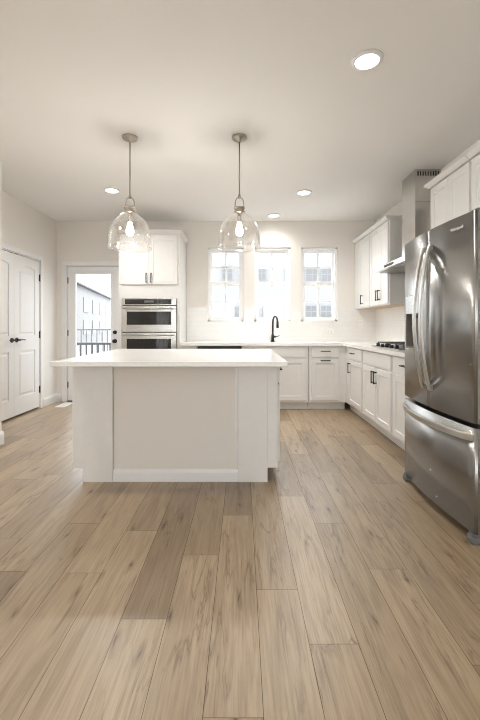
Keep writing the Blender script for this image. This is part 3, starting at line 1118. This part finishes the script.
# cooktop
KY0, KY1 = 3.70, 4.50
ck = thing('gas_cooktop', 'gas cooktop with black grates on the right counter below the hood', 'cooktop', (1.735, 4.10, TOP + 0.0385))
MB().box(-0.25, 0.25, -0.40, 0.40, 0, 0.009, 0.003).build('cooktop_surface', M['steel'], ck)
for bx, by, r in ((-0.10, -0.26, 0.04), (0.13, -0.26, 0.035), (0.02, 0.0, 0.055), (-0.10, 0.26, 0.035), (0.13, 0.26, 0.045)):
    MB().lathe([(0, 0.030), (r * 0.8, 0.030), (r * 0.9, 0.026), (r * 0.9, 0.020), (r * 1.15, 0.018), (r * 1.2, 0.0095), (0, 0.0095)], bx, by, 24).build('burner', M['iron'], ck)
for gy0, gy1 in ((-0.392, -0.135), (-0.129, 0.129), (0.135, 0.392)):
    m = MB()
    b_ = 0.006
    x0, x1 = -0.17, 0.235
    z0, z1 = 0.040, 0.052
    m.box(x0, x1, gy0, gy0 + 2 * b_, z0, z1, 0.002).box(x0, x1, gy1 - 2 * b_, gy1, z0, z1, 0.002)
    m.box(x0, x0 + 2 * b_, gy0, gy1, z0, z1, 0.002).box(x1 - 2 * b_, x1, gy0, gy1, z0, z1, 0.002)
    yc = (gy0 + gy1) / 2
    m.box(x0, x1, yc - b_, yc + b_, z0, z1, 0.002)
    for xx in (-0.10, 0.03, 0.14):
        m.box(xx - b_, xx + b_, gy0, gy1, z0, z1, 0.002)
    for xx in (x0 + b_, x1 - b_):
        for yy in (gy0 + b_, gy1 - b_):
            m.box(xx - b_, xx + b_, yy - b_, yy + b_, 0.0092, z0 + 0.002)
    m.build('grate', M['iron'], ck)
for i in range(5):
    yy = -0.26 + 0.13 * i
    m = MB()
    m.cyl((-0.212, yy, 0.0092), (-0.212, yy, 0.034), 0.022, 0.018, n=20)
    m.box(-0.232, -0.192, yy - 0.004, yy + 0.004, 0.030, 0.040, 0.002)
    m.build('knob', M['black'], ck)

# range hood
HY0, HY1 = 3.65, 4.57
hd = thing('range_hood', 'stainless chimney range hood on the right wall over the cooktop', 'hood', (XR, 4.11, 1.765))
m = MB()
hx = -0.485
m.frustum((hx, -0.002, -0.445, 0.445), 0.052, (-0.27, -0.002, -0.145, 0.185), 0.125)
m.box(hx, -0.002, -0.445, 0.445, 0.0, 0.052, 0.002)
m.build('canopy', M['steel_h'], hd)
tag(MB().box(hx - 0.0025, hx - 0.0002, -0.13, 0.13, 0.014, 0.038, 0.0008, 1).build('control_panel', M['oven_glass'], hd), 'dark control strip')
for s in (-0.225, 0.225):
    MB().box(hx + 0.06, -0.05, s - 0.205, s + 0.205, -0.008, -0.0005, 0.002).build('grease_filter', M['mesh_filter'], hd)
m = MB()
zt = CEIL - 1.765 - 0.002
m.box(-0.270, -0.002, -0.145, 0.185, 0.122, zt - 0.33, 0.0015, 1)
m.box(-0.268, -0.003, -0.143, 0.183, zt - 0.33, zt, 0.0015, 1)
ch = m.build('chimney', M['steel_h'], hd)
m = MB()
for i in range(9):
    xx = -0.246 + i * 0.026
    m.box(xx, xx + 0.013, -0.1442, -0.1432, zt - 0.066, zt - 0.022)
m.build('vent_slots', M['dark_slot'], ch)

# refrigerator: French doors over a freezer drawer, front towards -X
FY0, FY1 = 2.03, 2.92
fr_ = thing('refrigerator', 'stainless French door refrigerator with ice dispenser in its farther door', 'refrigerator', (1.215, (FY0 + FY1) / 2, 0))
FH = (FY1 - FY0) / 2          # local: x into the wall, y along the wall
bulge = 0.032
DTH = 0.075


def front_x(y):
    return -bulge * (1 - (y / FH) ** 2)


def curved_panel(y0, y1, z0, z1, cut=None, n=18):
    """door with a bowed front, rounded vertical edges; cut=(y0,y1,z0,z1) leaves an opening"""
    m = MB()
    ys = [y0, y0 + 0.004, y0 + 0.012] + [y0 + 0.012 + (y1 - y0 - 0.024) * i / n for i in range(1, n)] + [y1 - 0.012, y1 - 0.004, y1]
    if cut:
        ys = sorted(set([y for y in ys if not (abs(y - cut[0]) < 0.004 or abs(y - cut[1]) < 0.004)] + [cut[0], cut[1]]))

    def fx(y):
        x = front_x(y)
        dd = min(y - y0, y1 - y)
        if dd < 0.012:
            x += 0.012 - math.sqrt(max(0, 0.012 ** 2 - (0.012 - dd) ** 2))
        return x
    zs = [z0, z1] if not cut else [z0, cut[2], cut[3], z1]
    grid = [[m.bm.verts.new((fx(y), y, z)) for y in ys] for z in zs]
    for i in range(len(zs) - 1):
        for j in range(len(ys) - 1):
            if cut and i == 1 and ys[j] >= cut[0] - 1e-6 and ys[j + 1] <= cut[1] + 1e-6:
                continue
            f = m.bm.faces.new((grid[i][j], grid[i][j + 1], grid[i + 1][j + 1], grid[i + 1][j]))
            f.smooth = True
    bk = [[m.bm.verts.new((DTH, y, z)) for y in ys] for z in (zs[0], zs[-1])]
    for j in range(len(ys) - 1):
        m.bm.faces.new((bk[0][j], bk[0][j + 1], bk[1][j + 1], bk[1][j]))
        m.bm.faces.new((grid[0][j], grid[0][j + 1], bk[0][j + 1], bk[0][j]))
        m.bm.faces.new((grid[-1][j], grid[-1][j + 1], bk[1][j + 1], bk[1][j]))
    for jj in (0, -1):
        m.bm.faces.new([r[jj] for r in grid] + [bk[1][jj], bk[0][jj]])
    return m


SZ0, SZ1 = 0.055, 0.606
UZ0, UZ1 = 0.632, 1.748
SEAM = 0.0
cut = (0.15, 0.405, 0.985, 1.36)
dn = curved_panel(-FH, SEAM - 0.002, UZ0, UZ1).build('fridge_door', M['steel'], fr_)
df = curved_panel(SEAM + 0.002, FH, UZ0, UZ1, cut).build('fridge_door', M['steel'], fr_)
fz = curved_panel(-FH, FH, SZ0, SZ1).build('freezer_drawer', M['steel'], fr_)
# dispenser in the far door
dx = front_x(cut[0])
dxb = front_x(cut[1])
dsp = MB()
fxm = dxb - 0.002
cy0, cy1, cz0, cz1 = cut
dsp.box(fxm + 0.055, fxm + 0.062, cy0, cy1, cz0, cz1)                       # back
dsp.box(dx, fxm + 0.06, cy0, cy0 + 0.006, cz0, cz1).box(dxb, fxm + 0.06, cy1 - 0.006, cy1, cz0, cz1)
dsp.box(fxm, fxm + 0.06, cy0 + 0.006, cy1 - 0.006, cz0, cz0 + 0.012)
dp = dsp.build('dispenser_recess', M['recess'], df)
q = MB()
q.prism([(dx - 0.001, cy0 + 0.006), (dxb - 0.001, cy1 - 0.006), (fxm + 0.055, cy1 - 0.006), (fxm + 0.055, cy0 + 0.006)], 'Z', cz1 - 0.13, cz1 - 0.002)
q.build('dispenser_panel', M['steel'], df)
MB().box(fxm + 0.02, fxm + 0.05, (cy0 + cy1) / 2 - 0.03, (cy0 + cy1) / 2 + 0.03, cz1 - 0.16, cz1 - 0.1305, 0.004).build('dispenser_nozzle', M['rubber'], df)
tag(MB().prism([(dx - 0.002, cy0), (dxb - 0.002, cy1), (fxm + 0.055, cy1), (fxm + 0.055, cy0)], 'Z', cz0 - 0.012, cz0 - 0.0005).build('drip_tray', M['chrome'], df), 'bright drip ledge')


def door_handle(parent, y, z0, z1, name='handle'):
    m = MB()
    pts = []
    n = 24
    x0 = front_x(y)
    for i in range(n + 1):
        t = i / n
        z = z0 + (z1 - z0) * t
        pts.append((x0 - 0.012 - 0.060 * math.sin(PI * t) ** 0.8, y, z))
    m.sweep(pts, 0.0145, 0.008, up=(1, 0, 0), square=True)
    m.box(x0 - 0.016, x0 + 0.004, y - 0.012, y + 0.012, z0 - 0.004, z0 + 0.030, 0.002)
    m.box(x0 - 0.016, x0 + 0.004, y - 0.012, y + 0.012, z1 - 0.030, z1 + 0.004, 0.002)
    return m.build(name, M['chrome'], parent)


door_handle(dn, -0.044, 0.745, 1.645)
door_handle(df, 0.044, 0.745, 1.645)
m = MB()
pts = []
n = 28
for i in range(n + 1):
    t = i / n
    y = -FH + 0.018 + (2 * FH - 0.036) * t
    pts.append((front_x(y) + 0.006 - 0.054 * math.sin(PI * t) ** 0.5, y, 0.556))
m.sweep(pts, 0.009, 0.019, up=(0, 0, 1), square=True)
m.build('handle', M['chrome'], fz)
MB().box(DTH + 0.006, 0.79, -FH + 0.006, FH - 0.006, 0.045, 1.74, 0.004).build('fridge_case', M['case'], fr_)
MB().box(DTH + 0.02, 0.70, -FH + 0.03, FH - 0.03, 0.012, 0.044).build('toe_grille', M['rubber'], fr_)
for s in (-1, 1):
    m = MB()
    m.box(-0.016, 0.09, s * (FH - 0.03) - 0.026, s * (FH - 0.03) + 0.026, 0.0, 0.036, 0.006)
    m.box(-0.008, 0.085, s * (FH - 0.03) - 0.02, s * (FH - 0.03) + 0.02, 0.036, 0.052, 0.002)
    m.build('foot', M['greyplastic'], fr_)
    MB().box(0.02, 0.13, s * (FH - 0.045) - 0.03, s * (FH - 0.045) + 0.03, 1.7485, 1.765, 0.003).build('hinge_cover', M['greyplastic'], fr_)
# maker's wordmark on the nearer door
cu = bpy.data.curves.new('wordmark', 'FONT')
cu.body = 'Whirlpool'
cu.size = 0.026
cu.extrude = 0.0006
cu.align_x = 'CENTER'
tmp = bpy.data.objects.new('wordmark_text', cu)
COL.objects.link(tmp)
dg = bpy.context.evaluated_depsgraph_get()
tm = bpy.data.meshes.new_from_object(tmp.evaluated_get(dg))
bpy.data.objects.remove(tmp)
ly = -0.30
tm.materials.clear()
tm.materials.append(M['plate'])
lg = bpy.data.objects.new('wordmark', tm)
COL.objects.link(lg)
lg.parent = dn
slope = 2 * bulge * ly / FH ** 2
lg.matrix_local = Matrix.Translation((front_x(ly) - 0.0016, ly, 1.678)) @ Matrix.Rotation(-PI / 2 - math.atan(slope), 4, 'Z') @ Matrix.Rotation(PI / 2, 4, 'X')

# ------------------------------------------------------------------ lamps
def pendant(loc, label):
    r = thing('pendant_light', label, 'pendant lamp', loc, group='glass pendants over the island')
    top = CEIL - loc[2]        # root at the rim of the bell, z up to the ceiling
    MB().lathe([(0, top - 0.0005), (0.062, top - 0.0005), (0.064, top - 0.010), (0.058, top - 0.020), (0.020, top - 0.026), (0.010, top - 0.045), (0, top - 0.045)], n=36).build('ceiling_canopy', M['nickel'], r)
    MB().cyl((0, 0, 0.452), (0, 0, top - 0.04), 0.0062, n=12).build('rod', M['nickel'], r)
    # yoke: a stirrup loop between rod and collar
    y = MB()
    pts = [(-0.036, 0, 0.345)]
    for i in range(13):
        a = PI * i / 12
        pts.append((-0.036 * math.cos(a), 0, 0.385 + 0.052 * math.sin(a)))
    pts.append((0.036, 0, 0.345))
    y.sweep(pts, 0.0045, n=10, up=(0, 1, 0))
    y.cyl((0, 0, 0.425), (0, 0, 0.455), 0.011, n=14)
    y.build('yoke', M['nickel'], r)
    MB().lathe([(0, 0.352), (0.044, 0.352), (0.047, 0.346), (0.047, 0.338), (0.040, 0.334), (0.040, 0.318), (0.050, 0.312), (0.050, 0.304), (0, 0.304)], n=32).build('collar', M['nickel'], r)
    MB().cyl((0, 0, 0.225), (0, 0, 0.303), 0.016, 0.019, n=16).build('socket', M['nickel'], r)
    MB().lathe([(0, 0.110), (0.018, 0.114), (0.029, 0.132), (0.031, 0.150), (0.026, 0.176), (0.016, 0.205), (0.013, 0.224), (0, 0.224)], n=24).build('bulb', M['bulb'], r)
    prof = [(0.182, 0.0), (0.181, 0.03), (0.179, 0.07), (0.174, 0.115), (0.164, 0.160), (0.149, 0.200), (0.128, 0.236), (0.102, 0.264), (0.076, 0.285), (0.055, 0.298), (0.046, 0.310)]
    inner = [(a - 0.003, b) for a, b in prof]
    tag(MB().lathe(prof + inner[::-1], n=56, closed=True).build('glass_shade', M['bell'], r), 'clear glass bell shade')
    return r


p1 = pendant((-0.948, 3.30, 1.797), 'clear glass bell pendant hanging before the tall oven cabinet')
p2 = copy_tree(p1)
p2.location = (-0.022, 3.30, 1.797)
p2['label'] = 'clear glass bell pendant hanging before the left window'


def downlight(loc, label, watts):
    r = thing('recessed_light', label, 'ceiling light', loc, group='recessed ceiling lights')
    MB().lathe([(0.070, 0.0), (0.093, 0.0), (0.092, -0.006), (0.082, -0.012), (0.070, -0.012)], n=40, closed=True).build('trim_ring', M['trim'], r)
    tag(MB().lathe([(0, -0.012), (0.045, -0.0115), (0.069, -0.009), (0.069, -0.001), (0, -0.001)], n=36).build('lens', M['led'], r), 'glowing lens')
    ld = bpy.data.lights.new('downlight_beam', 'SPOT')
    ld.energy = watts
    ld.color = LAMP_COLOR
    ld.spot_size = math.radians(155)
    ld.spot_blend = 1.0
    ld.shadow_soft_size = 0.06
    lo = bpy.data.objects.new('downlight_beam', ld)
    lo.location = (0, 0, -0.02)
    lo.parent = r
    COL.objects.link(lo)
    return r


for x, y, watts, lab in ((0.752, 2.346, 0.45, 'large looking lit recessed ceiling light nearest the viewer'),
                         (-1.527, 4.58, 1.5, 'lit recessed ceiling light close by the left pendant'),
                         (0.739, 4.65, 1.5, 'lit recessed ceiling light between right pendant and upper cabinets'),
                         (0.46, 5.61, 0.5, 'lit recessed ceiling light tight to the back wall above the sink window'),
                         (-1.75, 2.346, 1.2, 'added recessed fill light just outside the view on the left')):  # last one is unseen, added to help light the front
    downlight((x, y, CEIL - 0.0005), lab, LAMP * watts)

# ------------------------------------------------------------------ small things
def outlet(x, z, label, wide):
    r = thing('wall_outlet', label, 'outlet', (x, YB - 0.0092, z), group='outlets on the backsplash')
    a, b = (0.057, 0.035) if wide else (0.035, 0.057)
    MB().box(-a, a, -0.006, 0, -b, b, 0.002).build('cover_plate', M['plate'], r)
    for s in (-1, 1):
        m = MB()
        cx, cz = (s * 0.021, 0) if wide else (0, s * 0.021)
        m.box(cx - 0.014, cx + 0.014, -0.0072, -0.0062, cz - 0.014, cz + 0.014, 0.0004, 1)
        so_ = m.build('socket', M['plate'], r)
        k = MB()
        for q_ in (-1, 1):
            if wide:
                k.box(cx - 0.005, cx + 0.005, -0.0075, -0.0073, cz + q_ * 0.006 - 0.001, cz + q_ * 0.006 + 0.001)
            else:
                k.box(cx + q_ * 0.006 - 0.001, cx + q_ * 0.006 + 0.001, -0.0075, -0.0073, cz - 0.005, cz + 0.005)
        k.build('slots', M['dark_slot'], so_)
    return r


outlet(-0.137, 1.075, 'white outlet plate on the tile below the left window', True)
outlet(1.335, 1.07, 'white outlet plate set sideways on the tile below the right window', True)
outlet(1.79, 1.18, 'upright white outlet plate on the tile under the corner upper cabinet', False)

rg = thing('floor_register', 'white metal floor vent register beside the glass door', 'floor vent', (-2.575, 5.66, 0.0))
MB().box(-0.07, -0.055, -0.165, 0.165, 0.0003, 0.006, 0.001).box(0.055, 0.07, -0.165, 0.165, 0.0003, 0.006, 0.001) \
    .box(-0.055, 0.055, -0.165, -0.15, 0.0003, 0.006).box(-0.055, 0.055, 0.15, 0.165, 0.0003, 0.006).build('frame', M['vinyl'], rg)
m = MB()
for i in range(14):
    y = -0.145 + i * 0.0215
    m.box(-0.055, 0.055, y, y + 0.014, 0.0005, 0.0045)
m.build('grille', M['vinyl'], rg)

# ------------------------------------------------------------------ outdoors
struct('ground', MB().box(-90, 60, YB + T + 0.05, 130, -1.3, -1.2).box(-90, 60, -60, YR - T - 0.05, -1.3, -1.2), M['concrete'], 'pale paved ground outside the house', 'ground')
struct('balcony_floor', MB().box(-3.55, -1.0, YB + T + 0.005, 7.62, -0.17, -0.03), M['deck'], 'grey balcony floor outside the glass door', 'balcony')

rl = thing('balcony_railing', 'dark grey balcony railing seen through the glass door', 'railing', (0, 0, -0.03))
RT = 0.86
MB().box(-3.5, -1.05, 7.53, 7.58, RT - 0.045, RT, 0.004).build('top_rail', M['rail'], rl)
MB().box(-3.5, -1.05, 7.54, 7.57, 0.08, 0.12, 0.003).build('bottom_rail', M['rail'], rl)
MB().box(-3.5, -3.45, YB + T + 0.01, 7.525, RT - 0.045, RT, 0.004).build('top_rail', M['rail'], rl)
MB().box(-3.49, -3.46, YB + T + 0.01, 7.535, 0.08, 0.12, 0.003).build('bottom_rail', M['rail'], rl)
for x in (-3.475, -1.075):
    MB().box(x - 0.045, x + 0.045, 7.51, 7.60, 0, RT + 0.04, 0.004).build('post', M['rail'], rl)
i = 0
x = -3.36
while x < -1.15:
    MB().box(x - 0.012, x + 0.012, 7.543, 7.567, 0.119, RT - 0.044).build('baluster', M['rail'], rl)
    x += 0.115
for k in range(11):
    y = 6.2 + k * 0.12
    MB().box(-3.485, -3.465, y - 0.01, y + 0.01, 0.119, RT - 0.044).build('baluster', M['rail'], rl)


def house(label, loc, rz, length, depth, h, wins, roof_h=2.6, fence=False):
    """local: facade in the plane y=0 facing -Y, x along the facade, root at its left ground corner"""
    r = thing('townhouse', label, 'house', loc, rz)
    MB().box(0, length, 0, depth, 0, h).build('house_wall', M['siding'], r)
    m = MB()
    o_ = 0.5
    m.prism([(-o_, h - 0.05), (depth + o_, h - 0.05), (depth + o_, h + 0.15), (depth / 2, h + roof_h), (-o_, h + 0.15)], 'X', -0.4, length + 0.4)
    m.build('roof', M['roofing'], r)
    for x0, x1, z0, z1 in wins:
        f_ = MB().box(x0 - 0.1, x1 + 0.1, -0.08, -0.001, z0 - 0.1, z1 + 0.1).build('window_trim', M['ext_trim'], r)
        q = MB().box(x0, x1, -0.10, -0.081, z0, z1)
        q.build('window_glass', M['ext_glass'], f_)
        xm = (x0 + x1) / 2
        zm = (z0 + z1) / 2
        MB().box(xm - 0.03, xm + 0.03, -0.115, -0.1005, z0, z1).box(x0, x1, -0.115, -0.1005, zm - 0.03, zm + 0.03).build('window_grille', M['ext_trim'], f_)
    return r


# house straight behind the kitchen windows
HYB = 35.0
wins = []
for px0, px1, py0, py1 in ((222.5, 232.0, 266.5, 279.5), (257.5, 265.5, 267.0, 279.5), (306.0, 318.0, 268, 281), (322.0, 333.0, 268, 281),
                           (239.0, 241.5, 267, 279.5), (286.0, 294, 267, 280), (234, 240, 307, 317), (256, 263, 308, 317), (306, 316, 306, 317), (321, 331, 306, 317)):
    x0, x1 = (px0 - 242) * HYB / 390, (px1 - 242) * HYB / 390
    z1, z0 = CAM_Z - (py0 - 326.5) * HYB / 390, CAM_Z - (py1 - 326.5) * HYB / 390
    wins.append((x0 + 6.0, x1 + 6.0, z0 + 1.2, z1 + 1.2))
house('pale three storey house seen through the kitchen windows', (-6.0, HYB, -1.2), 0, 18.0, 10.0, 13.0, wins)

# row of townhouses running away on the left, seen through the glass door
a = Vector((-19.8, 47.0, 0))
b_ = Vector((-24.6, 73.0, 0))
ang = math.atan2(b_.y - a.y, b_.x - a.x)
ln = (b_ - a).length
st_ = a - (b_ - a).normalized() * 14
# facade must face +X: local -Y has to point right of the run, so start at the near end and run away
wins = []
for s0 in (3.0, 8.0, 17.0, 23.0, 29.0, 35.0):
    for z in (1.4, 4.3):
        wins.append((s0, s0 + 2.6, z, z + 1.7))
house('pale row of townhouses seen through the glass door', (st_.x, st_.y, -1.2), ang, ln + 14, 9.0, 7.4, wins, 2.4)

fn = thing('yard_fence', 'low grey fence before the townhouses outside the glass door', 'fence', (-16.0, 26.0, -1.2))
MB().box(0, 8.5, -0.03, 0.03, 2.08, 2.18).build('top_rail', M['fence'], fn)
MB().box(0, 8.5, -0.03, 0.03, 0.2, 0.3).build('bottom_rail', M['fence'], fn)
for k in range(25):
    MB().box(k * 0.35, k * 0.35 + 0.05, -0.025, 0.025, 0, 2.1).build('picket', M['fence'], fn)
